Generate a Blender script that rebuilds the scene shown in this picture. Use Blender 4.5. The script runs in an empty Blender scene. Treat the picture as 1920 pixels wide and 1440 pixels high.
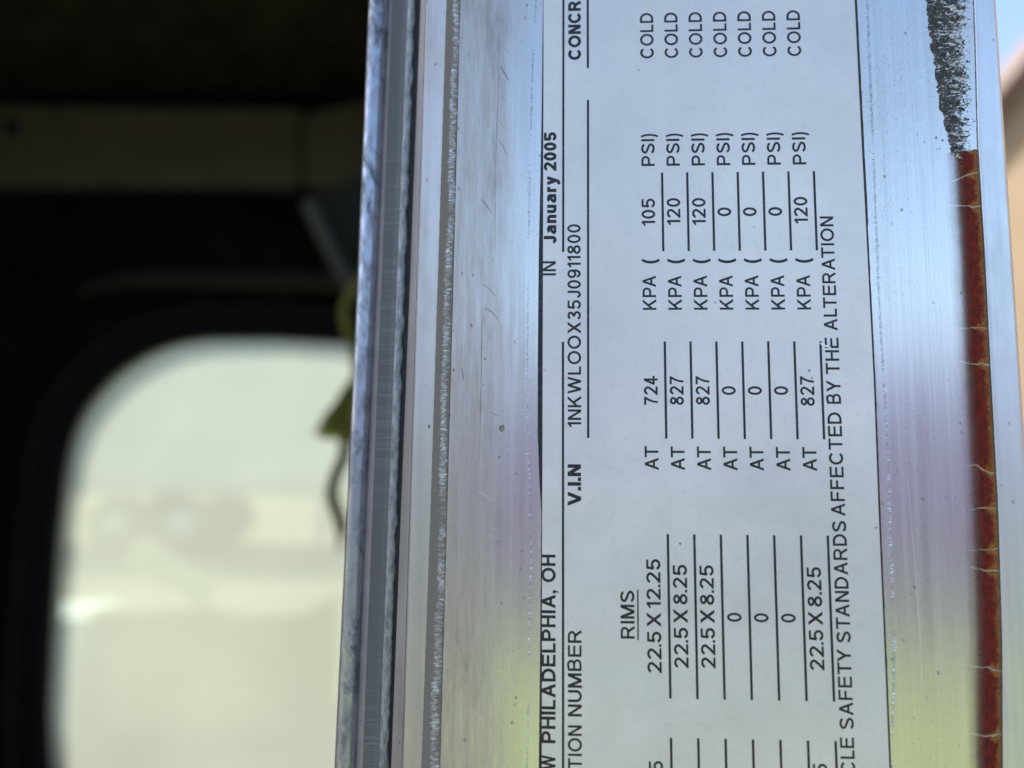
import bpy, bmesh, math, random
from mathutils import Vector, Matrix, noise
R = math.radians
S = bpy.context.scene
COL = S.collection
CZ = 1.70            # height of the camera above the ground, metres
MM = 0.001

# ------------------------------------------------------------------ camera
cam_d = bpy.data.cameras.new('camera'); cam = bpy.data.objects.new('camera', cam_d); COL.objects.link(cam)
right = Vector((0.99916523, 0.04041547, 0.00595228))
up = Vector((-0.00167663, -0.10501244, 0.99446949))
fwd = Vector((-0.04081702, 0.99364932, 0.10485702))
mw = Matrix((right, up, -fwd)).transposed().to_4x4(); mw.translation = Vector((0, -0.14, CZ))
cam.matrix_world = mw
cam_d.sensor_width = 36; cam_d.lens = 36 * 1390 / 1920
cam_d.clip_start = 0.004; cam_d.clip_end = 3000
cam_d.dof.use_dof = True; cam_d.dof.focus_distance = 0.1415; cam_d.dof.aperture_fstop = 6.6
S.camera = cam

# ------------------------------------------------------------------ sky, sun, exposure
SUN_EL, SUN_AZ = 40, -58          # azimuth from +Y towards +X
w = bpy.data.worlds.new('World'); S.world = w; w.use_nodes = True
nt = w.node_tree; nt.nodes.clear()
sky = nt.nodes.new('ShaderNodeTexSky'); sky.sky_type = 'NISHITA'; sky.sun_disc = False
sky.sun_elevation = R(SUN_EL); sky.sun_rotation = R(SUN_AZ)
sky.dust_density = 1.7; sky.air_density = 1.0; sky.ozone_density = 1.0
bg = nt.nodes.new('ShaderNodeBackground'); bg.inputs[1].default_value = 0.12
out = nt.nodes.new('ShaderNodeOutputWorld')
nt.links.new(sky.outputs[0], bg.inputs[0]); nt.links.new(bg.outputs[0], out.inputs[0])
sd = bpy.data.lights.new('sun', 'SUN'); sd.energy = 3.6; sd.angle = R(0.53); sd.color = (1, 0.95, 0.88)
so = bpy.data.objects.new('sun', sd); COL.objects.link(so)
sdir = Vector((math.sin(R(SUN_AZ)) * math.cos(R(SUN_EL)), math.cos(R(SUN_AZ)) * math.cos(R(SUN_EL)), math.sin(R(SUN_EL))))
so.rotation_euler = (-sdir).to_track_quat('-Z', 'Y').to_euler(); so.location = sdir * 30
S.view_settings.view_transform = 'Standard'; S.view_settings.look = 'None'
S.view_settings.gamma = 1; S.view_settings.use_curve_mapping = False
S.view_settings.exposure = 1.62

# ------------------------------------------------------------------ helpers
def tag(o, label=None, cat=None, group=None, kind=None):
    for k, v in (('label', label), ('category', cat), ('group', group), ('kind', kind)):
        if v: o[k] = v
    return o
def empty(name, loc=(0, 0, 0)):
    o = bpy.data.objects.new(name, None); COL.objects.link(o); o.location = loc; o.empty_display_size = 0.05
    return o
def mesh_obj(name, verts, faces, mat, parent=None, smooth=False, uv=None, scale=1.0, uv2=None):
    me = bpy.data.meshes.new(name)
    me.from_pydata([(a * scale, b * scale, c * scale) for a, b, c in verts], [], faces)
    if uv:
        l = me.uv_layers.new(name='UVMap')
        for p in me.polygons:
            for li in p.loop_indices: l.data[li].uv = uv[me.loops[li].vertex_index]
    if uv2:
        l = me.uv_layers.new(name='crack')
        for p in me.polygons:
            for li in p.loop_indices: l.data[li].uv = uv2[me.loops[li].vertex_index]
    if smooth: me.polygons.foreach_set('use_smooth', [True] * len(me.polygons))
    me.materials.append(mat); me.update()
    o = bpy.data.objects.new(name, me); COL.objects.link(o)
    if parent: o.parent = parent
    return o
def fix_normals(o):
    bm = bmesh.new(); bm.from_mesh(o.data); bmesh.ops.recalc_face_normals(bm, faces=bm.faces); bm.to_mesh(o.data); bm.free(); return o
def box(name, x0, x1, y0, y1, z0, z1, mat, parent=None, bevel=0.0, seg=2):
    bm = bmesh.new()
    bmesh.ops.create_cube(bm, size=1)
    for v in bm.verts:
        v.co = Vector((x0 + (v.co.x + .5) * (x1 - x0), y0 + (v.co.y + .5) * (y1 - y0), z0 + (v.co.z + .5) * (z1 - z0)))
    if bevel: bmesh.ops.bevel(bm, geom=bm.edges[:], offset=bevel, segments=seg, affect='EDGES', profile=0.5)
    me = bpy.data.meshes.new(name); bm.to_mesh(me); bm.free(); me.materials.append(mat)
    o = bpy.data.objects.new(name, me); COL.objects.link(o)
    if parent: o.parent = parent
    return o
def extrude_poly(name, pts, y0, y1, mat, parent=None, bevel=0.0):
    """polygon in x,z pushed from y0 to y1"""
    bm = bmesh.new()
    f = bm.faces.new([bm.verts.new((x, y0, z)) for x, z in pts])
    r = bmesh.ops.extrude_face_region(bm, geom=[f])
    for v in r['geom']:
        if isinstance(v, bmesh.types.BMVert): v.co.y = y1
    bmesh.ops.recalc_face_normals(bm, faces=bm.faces)
    if bevel: bmesh.ops.bevel(bm, geom=bm.edges[:], offset=bevel, segments=2, affect='EDGES')
    me = bpy.data.meshes.new(name); bm.to_mesh(me); bm.free(); me.materials.append(mat)
    o = bpy.data.objects.new(name, me); COL.objects.link(o)
    if parent: o.parent = parent
    return o
def tube(name, pts, rad, mat, parent=None, n=14, flat=1.0):
    """round bar along points; rad a number or a list"""
    P = [Vector(p) for p in pts]; verts = []; faces = []
    rads = rad if isinstance(rad, (list, tuple)) else [rad] * len(P)
    for i, p in enumerate(P):
        t = (P[min(i + 1, len(P) - 1)] - P[max(i - 1, 0)]).normalized()
        a = t.cross(Vector((0, 1, 0.01))).normalized(); b = t.cross(a).normalized()
        for k in range(n):
            q = 2 * math.pi * k / n
            verts.append(tuple(p + (a * math.cos(q) + b * math.sin(q) * flat) * rads[i]))
    for i in range(len(P) - 1):
        for k in range(n):
            faces.append((i * n + k, i * n + (k + 1) % n, (i + 1) * n + (k + 1) % n, (i + 1) * n + k))
    faces.append(tuple(range(n))[::-1]); faces.append(tuple((len(P) - 1) * n + k for k in range(n)))
    return fix_normals(mesh_obj(name, verts, faces, mat, parent, smooth=True))
def catmull(pts, n=8):
    P = [Vector(p) for p in pts]; res = []
    for i in range(len(P) - 1):
        p0, p1, p2, p3 = P[max(i - 1, 0)], P[i], P[i + 1], P[min(i + 2, len(P) - 1)]
        for k in range(n):
            t = k / n
            res.append(0.5 * ((2 * p1) + (p2 - p0) * t + (2 * p0 - 5 * p1 + 4 * p2 - p3) * t * t + (3 * p1 - p0 - 3 * p2 + p3) * t ** 3))
    res.append(P[-1]); return res
def lerp_tab(tab, z):
    """tab: list of (z, value), z ascending"""
    if z <= tab[0][0]:
        a, b = tab[0], tab[1]
    elif z >= tab[-1][0]:
        a, b = tab[-2], tab[-1]
    else:
        for a, b in zip(tab, tab[1:]):
            if a[0] <= z <= b[0]: break
    return a[1] + (b[1] - a[1]) * (z - a[0]) / (b[0] - a[0])
def nz(x, y=0.0, z=0.0): return noise.noise(Vector((x, y, z)))

# ------------------------------------------------------------------ material tools
class M:
    def __init__(s, name):
        s.m = bpy.data.materials.new(name); s.m.use_nodes = True; s.t = s.m.node_tree; s.t.nodes.clear()
        s.out = s.n('ShaderNodeOutputMaterial')
        s.tc = s.n('ShaderNodeTexCoord')
    def n(s, typ, **kw):
        o = s.t.nodes.new(typ)
        for k, v in kw.items(): setattr(o, k, v)
        return o
    def l(s, a, b):
        if isinstance(b, bpy.types.NodeSocket) and not isinstance(a, bpy.types.NodeSocket): b.default_value = a
        else: s.t.links.new(a, b)
    def mapping(s, scale, src='Object', loc=(0, 0, 0), rot=(0, 0, 0)):
        m = s.n('ShaderNodeMapping'); m.inputs['Scale'].default_value = scale; m.inputs['Location'].default_value = loc
        m.inputs['Rotation'].default_value = rot
        s.l(s.tc.outputs[src], m.inputs['Vector']); return m.outputs[0]
    def noise(s, scale, sv=(1, 1, 1), detail=4, rough=0.55, src='Object', loc=(0, 0, 0), dist=0.0, rot=(0, 0, 0)):
        x = s.n('ShaderNodeTexNoise'); x.inputs['Scale'].default_value = scale
        x.inputs['Detail'].default_value = detail; x.inputs['Roughness'].default_value = rough; x.inputs['Distortion'].default_value = dist
        s.l(s.mapping(sv, src, loc, rot), x.inputs['Vector']); return x.outputs['Fac']
    def voro(s, scale, sv=(1, 1, 1), src='Object', loc=(0, 0, 0), rnd=1.0):
        x = s.n('ShaderNodeTexVoronoi'); x.inputs['Scale'].default_value = scale; x.inputs['Randomness'].default_value = rnd
        s.l(s.mapping(sv, src, loc), x.inputs['Vector']); return x.outputs['Distance']
    def ramp(s, fac, stops, interp='LINEAR'):
        r = s.n('ShaderNodeValToRGB'); r.color_ramp.interpolation = interp; e = r.color_ramp.elements
        while len(e) < len(stops): e.new(0.5)
        for k, (p, c) in zip(e, stops):
            k.position = p; k.color = (c, c, c, 1) if isinstance(c, (int, float)) else (*c, 1)
        s.l(fac, r.inputs[0]); return r.outputs[0]
    def math(s, op, a, b=0.0, clamp=False):
        x = s.n('ShaderNodeMath', operation=op); x.use_clamp = clamp; s.l(a, x.inputs[0]); s.l(b, x.inputs[1]); return x.outputs[0]
    def mix(s, f, a, b, mode='MIX'):
        x = s.n('ShaderNodeMix', data_type='RGBA', blend_type=mode)
        s.l(f, x.inputs[0])
        for v, i in ((a, 6), (b, 7)):
            if isinstance(v, tuple): x.inputs[i].default_value = (*v, 1)
            else: s.l(v, x.inputs[i])
        return x.outputs[2]
    def xyz(s, src='Object'):
        x = s.n('ShaderNodeSeparateXYZ'); s.l(s.tc.outputs[src], x.inputs[0]); return x.outputs
    def pbr(s, color, rough=0.5, metal=0.0, spec=0.5, bump=None, bstr=0.3, bdist=0.0002, coat=0.0):
        p = s.n('ShaderNodeBsdfPrincipled')
        if isinstance(color, tuple): p.inputs['Base Color'].default_value = (*color, 1)
        else: s.l(color, p.inputs['Base Color'])
        s.l(rough, p.inputs['Roughness']); s.l(metal, p.inputs['Metallic']); s.l(spec, p.inputs['Specular IOR Level']); s.l(coat, p.inputs['Coat Weight'])
        if bump is not None:
            b = s.n('ShaderNodeBump'); b.inputs['Strength'].default_value = bstr; b.inputs['Distance'].default_value = bdist
            s.l(bump, b.inputs['Height']); s.l(b.outputs[0], p.inputs['Normal'])
        s.p = p; return p.outputs[0]
    def done(s, sh):
        s.l(sh, s.out.inputs[0]); return s.m
def simple(name, col, rough=0.6, metal=0.0, var=0.25, scale=8.0, spec=0.4, bstr=0.15, bdist=0.002):
    a = M(name); f = a.noise(scale, detail=6)
    c = a.mix(a.ramp(f, [(0.3, 0.0), (0.7, 1.0)]), tuple(x * (1 - var) for x in col), tuple(min(1, x * (1 + var)) for x in col))
    return a.done(a.pbr(c, rough, metal, spec, bump=f, bstr=bstr, bdist=bdist))

# brushed aluminium of the door edge (object space in metres)
def alu_material():
    a = M('brushed_aluminium')
    streak = a.noise(420, (1, 1, 0.03), 6, 0.6)
    streak2 = a.noise(1500, (1, 1, 0.015), 3, 0.6, loc=(3, 1, 2))
    blot = a.noise(38, (1, 1, 0.45), 5, 0.62, loc=(1, 4, 2))
    fine = a.noise(900, (1, 1, 0.5), 4, 0.7, loc=(7, 1, 2))
    x = a.xyz()[0]
    # grimy film with a shape of its own: in the band left of the sticker, heavier near the raised edge
    wob = a.math('MULTIPLY', a.math('SUBTRACT', a.noise(60, (1, 1, 0.25), 5, 0.65, loc=(2, 9, 1)), 0.5), 0.022)
    xb = a.math('ADD', x, wob)
    mr = a.n('ShaderNodeMapRange'); mr.interpolation_type = 'SMOOTHSTEP'
    a.l(xb, mr.inputs[0]); mr.inputs[1].default_value = -0.0015; mr.inputs[2].default_value = -0.0135
    mr.inputs[3].default_value = 0.0; mr.inputs[4].default_value = 1.0
    scrub = a.noise(760, (1, 1, 0.10), 6, 0.78, loc=(1, 1, 7))
    film = a.math('MULTIPLY', mr.outputs[0], a.ramp(blot, [(0.20, 0.62), (0.65, 1.0)]))
    film = a.math('MULTIPLY', film, a.ramp(scrub, [(0.34, 0.35), (0.62, 1.0)]))
    faint = a.math('MULTIPLY', a.ramp(blot, [(0.50, 0.0), (0.75, 0.25)]), a.ramp(fine, [(0.35, 0.3), (0.6, 1.0)]))
    film = a.math('MAXIMUM', a.math('MULTIPLY', film, 0.95), faint)
    base = a.mix(a.ramp(streak, [(0.25, 0.0), (0.75, 1.0)]), (0.61, 0.58, 0.54), (0.775, 0.735, 0.69))
    base = a.mix(a.ramp(streak2, [(0.3, 0.0), (0.8, 0.35)]), base, (0.93, 0.91, 0.89))
    col = a.mix(film, base, (0.45, 0.365, 0.305))
    brown = a.math('MULTIPLY', mr.outputs[0], a.ramp(a.noise(75, (1, 1, 0.22), 5, 0.7, loc=(6, 3, 3)), [(0.56, 0.0), (0.68, 0.55)]))
    col = a.mix(brown, col, (0.24, 0.20, 0.16))
    sp = a.voro(420, (1, 1, 0.8), loc=(0.3, 0, 0.1))
    keep = a.ramp(a.noise(95, (1, 1, 1), 2, 0.5, loc=(5, 5, 1)), [(0.47, 0.0), (0.56, 1.0)])
    dots = a.math('MULTIPLY', a.ramp(sp, [(0.07, 1.0), (0.14, 0.0)]), keep)
    sp2 = a.voro(150, (1, 1, 0.7), loc=(1.3, 0, 2.1))
    dots2 = a.math('MULTIPLY', a.ramp(sp2, [(0.022, 1.0), (0.045, 0.0)]), a.ramp(a.noise(60, (1, 1, 1), 2, 0.5, loc=(8, 5, 1)), [(0.5, 0.0), (0.58, 0.6)]))
    d = a.math('MAXIMUM', a.math('MULTIPLY', dots, 0.7), dots2)
    pits = a.math('MULTIPLY', a.ramp(a.noise(2600, (1, 1, 0.6), 2, 0.6, loc=(9, 1, 4)), [(0.62, 0.0), (0.70, 0.6)]), a.ramp(blot, [(0.4, 0.1), (0.65, 1.0)]))
    d = a.math('MAXIMUM', d, pits)
    col = a.mix(d, col, (0.13, 0.12, 0.11))
    sc = a.noise(260, (1, 1, 0.004), 1, 0.5, loc=(4, 2, 8))
    scl = a.ramp(sc, [(0.487, 0.0), (0.495, 0.5), (0.503, 0.0)])
    scl = a.math('MULTIPLY', scl, a.ramp(a.noise(40, (1, 1, 0.4), 2, 0.5, loc=(2, 2, 2)), [(0.5, 0.0), (0.62, 1.0)]))
    col = a.mix(scl, col, (0.36, 0.34, 0.33))
    rough = a.math('ADD', a.ramp(streak, [(0.2, 0.20), (0.8, 0.29)]), a.math('MULTIPLY', film, 0.16))
    metal = a.math('SUBTRACT', 1.0, a.math('MAXIMUM', a.math('MULTIPLY', film, 0.52), d))
    h = a.math('ADD', a.math('MULTIPLY', streak2, 0.6), a.math('MULTIPLY', fine, 0.5))
    return a.done(a.pbr(col, rough, metal, 0.4, bump=h, bstr=0.035, bdist=0.0001))
ALU = alu_material()

def alu_clean(name, tint=(0.82, 0.83, 0.86), rough=0.30, dirt=0.2, src='UV'):
    a = M(name)
    st = a.noise(500, (1, 1, 0.03), 5, 0.6); bl = a.noise(120, (1, 1, 0.4), 5, 0.65, loc=(4, 2, 1))
    c = a.mix(a.ramp(st, [(0.25, 0.0), (0.75, 1.0)]), tuple(t * 0.88 for t in tint), tuple(min(1, t * 1.08) for t in tint))
    f = a.math('MULTIPLY', a.ramp(bl, [(0.45, 0.0), (0.7, 1.0)]), dirt)
    c = a.mix(f, c, (0.22, 0.20, 0.18))
    sp = a.math('MULTIPLY', a.ramp(a.voro(330, (1, 1, 0.8)), [(0.06, 1.0), (0.12, 0.0)]), a.ramp(a.noise(80, loc=(5, 2, 1)), [(0.5, 0.0), (0.6, 0.9)]))
    c = a.mix(sp, c, (0.08, 0.07, 0.06))
    return a.done(a.pbr(c, a.math('ADD', rough, a.math('MULTIPLY', f, 0.4)), a.math('SUBTRACT', 1.0, a.math('MAXIMUM', f, sp)), 0.4, bump=bl, bstr=0.12, bdist=0.0003))
ALU_LIGHT = alu_clean('aluminium_bevel', (0.50, 0.485, 0.475), 0.42, 0.25)
ALU_GREY = alu_clean('aluminium_dull_bevel', (0.50, 0.485, 0.49), 0.48, 0.2)
ALU_LIP = alu_clean('aluminium_rolled_lip', (0.76, 0.745, 0.73), 0.36, 0.16)

def chrome_tube():
    a = M('polished_bead')
    bl = a.noise(430, (1, 1, 0.42), 6, 0.7, dist=0.4); b2 = a.noise(110, (1, 1, 0.4), 4, 0.6, loc=(3, 3, 1))
    f = a.math('MULTIPLY', a.ramp(bl, [(0.42, 0.0), (0.62, 1.0)]), a.ramp(b2, [(0.36, 0.25), (0.56, 1.0)]))
    c = a.mix(f, (0.44, 0.46, 0.52), (0.09, 0.10, 0.125))
    return a.done(a.pbr(c, a.math('ADD', 0.32, a.math('MULTIPLY', f, 0.25)), a.math('SUBTRACT', 1.0, a.math('MULTIPLY', f, 0.6)), 0.5, bump=bl, bstr=0.25, bdist=0.0003))
BEAD = chrome_tube()
def ribbed():
    a = M('ribbed_rubber')
    rb = a.noise(2600, (0.02, 0.02, 1), 2, 0.6); pt = a.noise(50, (1, 1, 0.5), 3)
    f = a.math('MULTIPLY', a.ramp(rb, [(0.5, 0.0), (0.62, 1.0)]), a.ramp(pt, [(0.42, 0.0), (0.6, 0.55)]))
    c = a.mix(f, (0.15, 0.15, 0.152), (0.25, 0.25, 0.25))
    return a.done(a.pbr(c, 0.5, 0.2, 0.5, bump=rb, bstr=0.4, bdist=0.0003))
RUBBER = ribbed()
SHADOW_GAP = simple('painted_gap_shade', (0.03, 0.031, 0.035), 0.6, scale=300, bdist=0.0002)  # near-black tone stands in for the shade inside the gaps
PINKISH = simple('worn_grey_plastic', (0.42, 0.37, 0.37), 0.35, 0.4, 0.12, 250, bdist=0.0001)
def bond():
    a = M('grey_adhesive'); f = a.noise(900, (1, 1, 0.35), 6, 0.7); g = a.noise(260, (1, 1, 0.3), 3)
    c = a.mix(a.ramp(f, [(0.35, 0.0), (0.6, 1.0)]), (0.12, 0.125, 0.135), (0.34, 0.35, 0.365))
    c = a.mix(a.ramp(g, [(0.55, 0.0), (0.66, 0.75)]), c, (0.09, 0.095, 0.105))
    return a.done(a.pbr(c, 0.4, 0.35, 0.5, bump=f, bstr=0.6, bdist=0.0004))
BOND = bond()

# milled edge: brown grime on the left, bright chattered metal with ragged teeth on the right. UV: u across, v along in mm
def burr():
    a = M('milled_burr'); uv = a.xyz('UV'); u, v = uv[0], uv[1]
    teeth = a.noise(1.0, (0.5, 1.5, 1), 6, 0.8, src='UV', dist=0.6)
    wob = a.noise(1.0, (0.2, 0.09, 1), 3, 0.6, src='UV', loc=(3, 1, 0))
    wob2 = a.noise(1.0, (0.1, 0.02, 1), 2, 0.6, src='UV', loc=(6, 4, 0))
    e = a.math('ADD', a.math('MULTIPLY', a.math('SUBTRACT', teeth, 0.5), 0.95), a.math('ADD', a.math('MULTIPLY', a.math('SUBTRACT', wob, 0.5), 0.45), a.math('MULTIPLY', a.math('SUBTRACT', wob2, 0.5), 0.7)))
    pos = a.math('ADD', u, e)
    bright = a.ramp(pos, [(0.47, 0.0), (0.53, 1.0), (0.80, 1.0), (0.88, 0.0)])
    fl = a.noise(1.0, (2.2, 3.2, 1), 4, 0.85, src='UV', loc=(1, 7, 0), dist=1.0)
    bright = a.math('MULTIPLY', bright, a.ramp(fl, [(0.42, 0.0), (0.55, 1.0)]))
    bright = a.math('MULTIPLY', bright, a.ramp(a.noise(1.0, (0.3, 0.16, 1), 4, 0.7, src='UV', loc=(2, 5, 0)), [(0.36, 0.25), (0.56, 1.0)]))
    grain = a.noise(1.0, (7, 7, 1), 4, 0.7, src='UV')
    brown = a.mix(grain, (0.13, 0.112, 0.095), (0.30, 0.265, 0.225))
    brown = a.mix(a.ramp(u, [(0.93, 0.0), (0.97, 1.0)]), brown, (0.05, 0.048, 0.05))
    c = a.mix(bright, brown, a.mix(a.ramp(fl, [(0.45, 0.0), (0.66, 1.0)]), (0.36, 0.355, 0.35), (0.86, 0.86, 0.87)))
    h = a.math('ADD', teeth, a.math('MULTIPLY', fl, 0.5))
    return a.done(a.pbr(c, a.math('SUBTRACT', 0.8, a.math('MULTIPLY', bright, 0.45)), bright, 0.3, bump=h, bstr=0.5, bdist=0.0004))
BURR = burr()

def label_mat():
    a = M('foil_sticker'); b = a.noise(55, (1, 1, 1), 6, 0.6, dist=0.4); g = a.noise(500, (1, 1, 1), 5, 0.7, loc=(1, 2, 3))
    b2 = a.noise(18, (1, 1, 1), 4, 0.6, loc=(7, 2, 9))
    c = a.mix(a.ramp(b, [(0.3, 0.0), (0.7, 1.0)]), (0.80, 0.75, 0.715), (0.90, 0.845, 0.80))
    c = a.mix(a.math('MULTIPLY', a.ramp(b2, [(0.42, 0.0), (0.70, 1.0)]), 0.42), c, (0.55, 0.53, 0.52))
    c = a.mix(a.math('MULTIPLY', a.ramp(g, [(0.54, 0.0), (0.72, 1.0)]), 0.18), c, (0.42, 0.40, 0.38))
    sp = a.math('MULTIPLY', a.ramp(a.voro(210, loc=(0.3, 0, 0.9)), [(0.035, 1.0), (0.06, 0.0)]), a.ramp(a.noise(70, loc=(5, 9, 1)), [(0.50, 0.0), (0.58, 0.8)]))
    c = a.mix(sp, c, (0.10, 0.09, 0.08))
    return a.done(a.pbr(c, a.ramp(b, [(0.3, 0.36), (0.7, 0.46)]), 0.42, 0.5, bump=g, bstr=0.05, bdist=0.0001))
LABEL = label_mat()
def ink_mat():
    a = M('black_print'); g = a.noise(1300, (1, 1, 1), 4, 0.7); b = a.noise(160, (1, 1, 1), 3, 0.6, loc=(2, 2, 5))
    f = a.math('MULTIPLY', a.ramp(g, [(0.52, 0.0), (0.66, 1.0)]), a.ramp(b, [(0.42, 0.1), (0.66, 0.75)]))
    c = a.mix(f, (0.008, 0.009, 0.011), (0.11, 0.11, 0.12))
    return a.done(a.pbr(c, 0.42, 0.0, 0.5))
INK = ink_mat()

# red sealant, UV: u = mm from the right edge (0 = right, negative to the left), v = mm along
def red_mat():
    a = M('rusty_red_sealant'); uv = a.xyz('UV'); u = uv[0]
    n2 = a.n('ShaderNodeUVMap'); n2.uv_map = 'crack'; s2 = a.n('ShaderNodeSeparateXYZ'); a.l(n2.outputs[0], s2.inputs[0]); dc = s2.outputs[0]
    wob = a.noise(1.0, (0.8, 0.6, 1), 6, 0.75, src='UV'); gr = a.noise(1.0, (4.5, 4.5, 1), 6, 0.75, src='UV', loc=(2, 2, 0))
    md = a.noise(1.0, (0.9, 0.55, 1), 5, 0.7, src='UV', loc=(4, 9, 0), dist=0.6); wl = a.noise(1.0, (0.25, 0.22, 1), 4, 0.65, src='UV', loc=(8, 2, 0))
    ur = a.math('ADD', u, a.math('MULTIPLY', a.math('SUBTRACT', wob, 0.5), 3.0))
    nearc = a.n('ShaderNodeMapRange'); a.l(dc, nearc.inputs[0]); nearc.inputs[1].default_value = 1.3; nearc.inputs[2].default_value = 0.0; nearc.inputs[3].default_value = 0.0; nearc.inputs[4].default_value = 1.5
    ur = a.math('ADD', ur, nearc.outputs[0])
    om = a.n('ShaderNodeMapRange'); om.interpolation_type = 'SMOOTHSTEP'; a.l(ur, om.inputs[0])
    om.inputs[1].default_value = -1.45; om.inputs[2].default_value = 0.0
    rc = a.mix(a.ramp(md, [(0.35, 0.0), (0.65, 1.0)]), (0.07, 0.005, 0.005), (0.26, 0.014, 0.007))
    rc = a.mix(a.ramp(gr, [(0.40, 0.0), (0.70, 0.6)]), rc, (0.26, 0.045, 0.018))
    oc = a.mix(a.ramp(gr, [(0.35, 0.0), (0.65, 1.0)]), (0.27, 0.075, 0.012), (0.54, 0.21, 0.045))
    oc = a.mix(a.ramp(md, [(0.54, 0.0), (0.72, 0.45)]), oc, (0.40, 0.27, 0.12))
    c = a.mix(om.outputs[0], rc, oc)
    pit = a.ramp(a.noise(1.0, (2.0, 2.0, 1), 5, 0.75, src='UV', loc=(5, 1, 0)), [(0.50, 0.0), (0.62, 1.0)])
    c = a.mix(a.math('MULTIPLY', pit, 0.75), c, (0.045, 0.018, 0.012))
    rim = a.n('ShaderNodeMapRange'); a.l(a.math('ADD', u, a.math('MULTIPLY', a.math('SUBTRACT', gr, 0.5), 0.6)), rim.inputs[0]); rim.inputs[1].default_value = -0.38; rim.inputs[2].default_value = -0.12
    c = a.mix(a.math('MULTIPLY', rim.outputs[0], 0.8), c, (0.13, 0.12, 0.08))
    # stain thinning out to the left: bare metal shows through
    ul = a.math('ADD', u, a.math('MULTIPLY', a.math('SUBTRACT', wl, 0.5), 1.0))
    ul = a.math('ADD', ul, a.math('MULTIPLY', a.math('SUBTRACT', gr, 0.5), 1.5))
    am = a.n('ShaderNodeMapRange'); a.l(ul, am.inputs[0]); am.inputs[1].default_value = -6.3; am.inputs[2].default_value = -2.3
    al = a.math('POWER', am.outputs[0], 1.5)
    sh = a.pbr(c, 0.6, 0.0, 0.18, bump=a.math('ADD', gr, a.math('MULTIPLY', pit, -0.8)), bstr=0.5, bdist=0.0003)
    tr = a.n('ShaderNodeBsdfTransparent'); mx = a.n('ShaderNodeMixShader')
    a.l(al, mx.inputs[0]); a.l(tr.outputs[0], mx.inputs[1]); a.l(sh, mx.inputs[2])
    return a.done(mx.outputs[0])
def under_mat():
    a = M('sealant_underlay'); u = a.xyz('UV')[0]; gr = a.noise(1.0, (3, 3, 1), 5, 0.7, src='UV')
    c = a.mix(gr, (0.22, 0.18, 0.13), (0.56, 0.50, 0.40))
    am = a.n('ShaderNodeMapRange'); a.l(a.math('ADD', u, a.math('MULTIPLY', a.math('SUBTRACT', gr, 0.5), 1.5)), am.inputs[0]); am.inputs[1].default_value = -4.4; am.inputs[2].default_value = -2.8
    sh = a.pbr(c, 0.7, 0.0, 0.2); tr = a.n('ShaderNodeBsdfTransparent'); mx = a.n('ShaderNodeMixShader')
    a.l(am.outputs[0], mx.inputs[0]); a.l(tr.outputs[0], mx.inputs[1]); a.l(sh, mx.inputs[2]); return a.done(mx.outputs[0])
UNDER = under_mat()
RED = red_mat()
def crumb_mat():
    a = M('crumbled_sealant'); g = a.noise(1800, (0.6, 1, 1.3), 5, 0.75); b = a.noise(780, (0.55, 1, 1.2), 5, 0.8, loc=(2, 4, 1), dist=1.5)
    x = a.xyz()[0]
    ledge_shade = a.n('ShaderNodeMapRange'); a.l(x, ledge_shade.inputs[0]); ledge_shade.inputs[1].default_value = 0.0765; ledge_shade.inputs[2].default_value = 0.0835  # fewer bright flecks at left paint in the shadow edge of the ledge
    ledge_shade.inputs[3].default_value = -0.065; ledge_shade.inputs[4].default_value = 0.045
    f = a.ramp(a.math('ADD', b, ledge_shade.outputs[0]), [(0.505, 0.0), (0.54, 1.0)])
    c = a.mix(a.ramp(g, [(0.3, 0.0), (0.7, 1.0)]), (0.02, 0.021, 0.022), (0.13, 0.132, 0.135))
    c = a.mix(f, c, (0.88, 0.88, 0.90))
    return a.done(a.pbr(c, a.math('SUBTRACT', 0.75, a.math('MULTIPLY', f, 0.42)), f, 0.3, bump=g, bstr=0.6, bdist=0.0003))
CRUMB = crumb_mat()

PAINT = simple('door_paint', (0.45, 0.46, 0.48), 0.3, 0.0, 0.06, 6, spec=0.5, bstr=0.03)
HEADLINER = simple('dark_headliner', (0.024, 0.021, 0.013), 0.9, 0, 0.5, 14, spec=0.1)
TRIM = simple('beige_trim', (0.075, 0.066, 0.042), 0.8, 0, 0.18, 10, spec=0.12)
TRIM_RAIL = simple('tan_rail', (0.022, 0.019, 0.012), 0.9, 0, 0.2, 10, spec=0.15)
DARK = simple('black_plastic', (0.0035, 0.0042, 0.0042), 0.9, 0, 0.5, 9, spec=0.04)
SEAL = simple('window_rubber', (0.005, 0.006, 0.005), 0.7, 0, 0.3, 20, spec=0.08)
SCREW = simple('dark_screw', (0.008, 0.008, 0.008), 0.6, 0.2)
OLIVE = simple('olive_webbing', (0.11, 0.10, 0.02), 0.8, 0, 0.3, 120, spec=0.1)
CORDM = simple('grey_cord', (0.12, 0.105, 0.05), 0.7, 0, 0.25, 200, spec=0.2)
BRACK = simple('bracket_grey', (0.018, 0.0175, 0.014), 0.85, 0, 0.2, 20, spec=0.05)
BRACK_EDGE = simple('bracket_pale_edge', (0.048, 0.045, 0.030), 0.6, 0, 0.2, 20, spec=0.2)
WHITE = simple('white_enamel', (0.78, 0.78, 0.75), 0.4, 0, 0.05, 5)
MIRROR_BACK = simple('mirror_housing_grey', (0.34, 0.35, 0.34), 0.35, 0.6, 0.1, 6)

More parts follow.
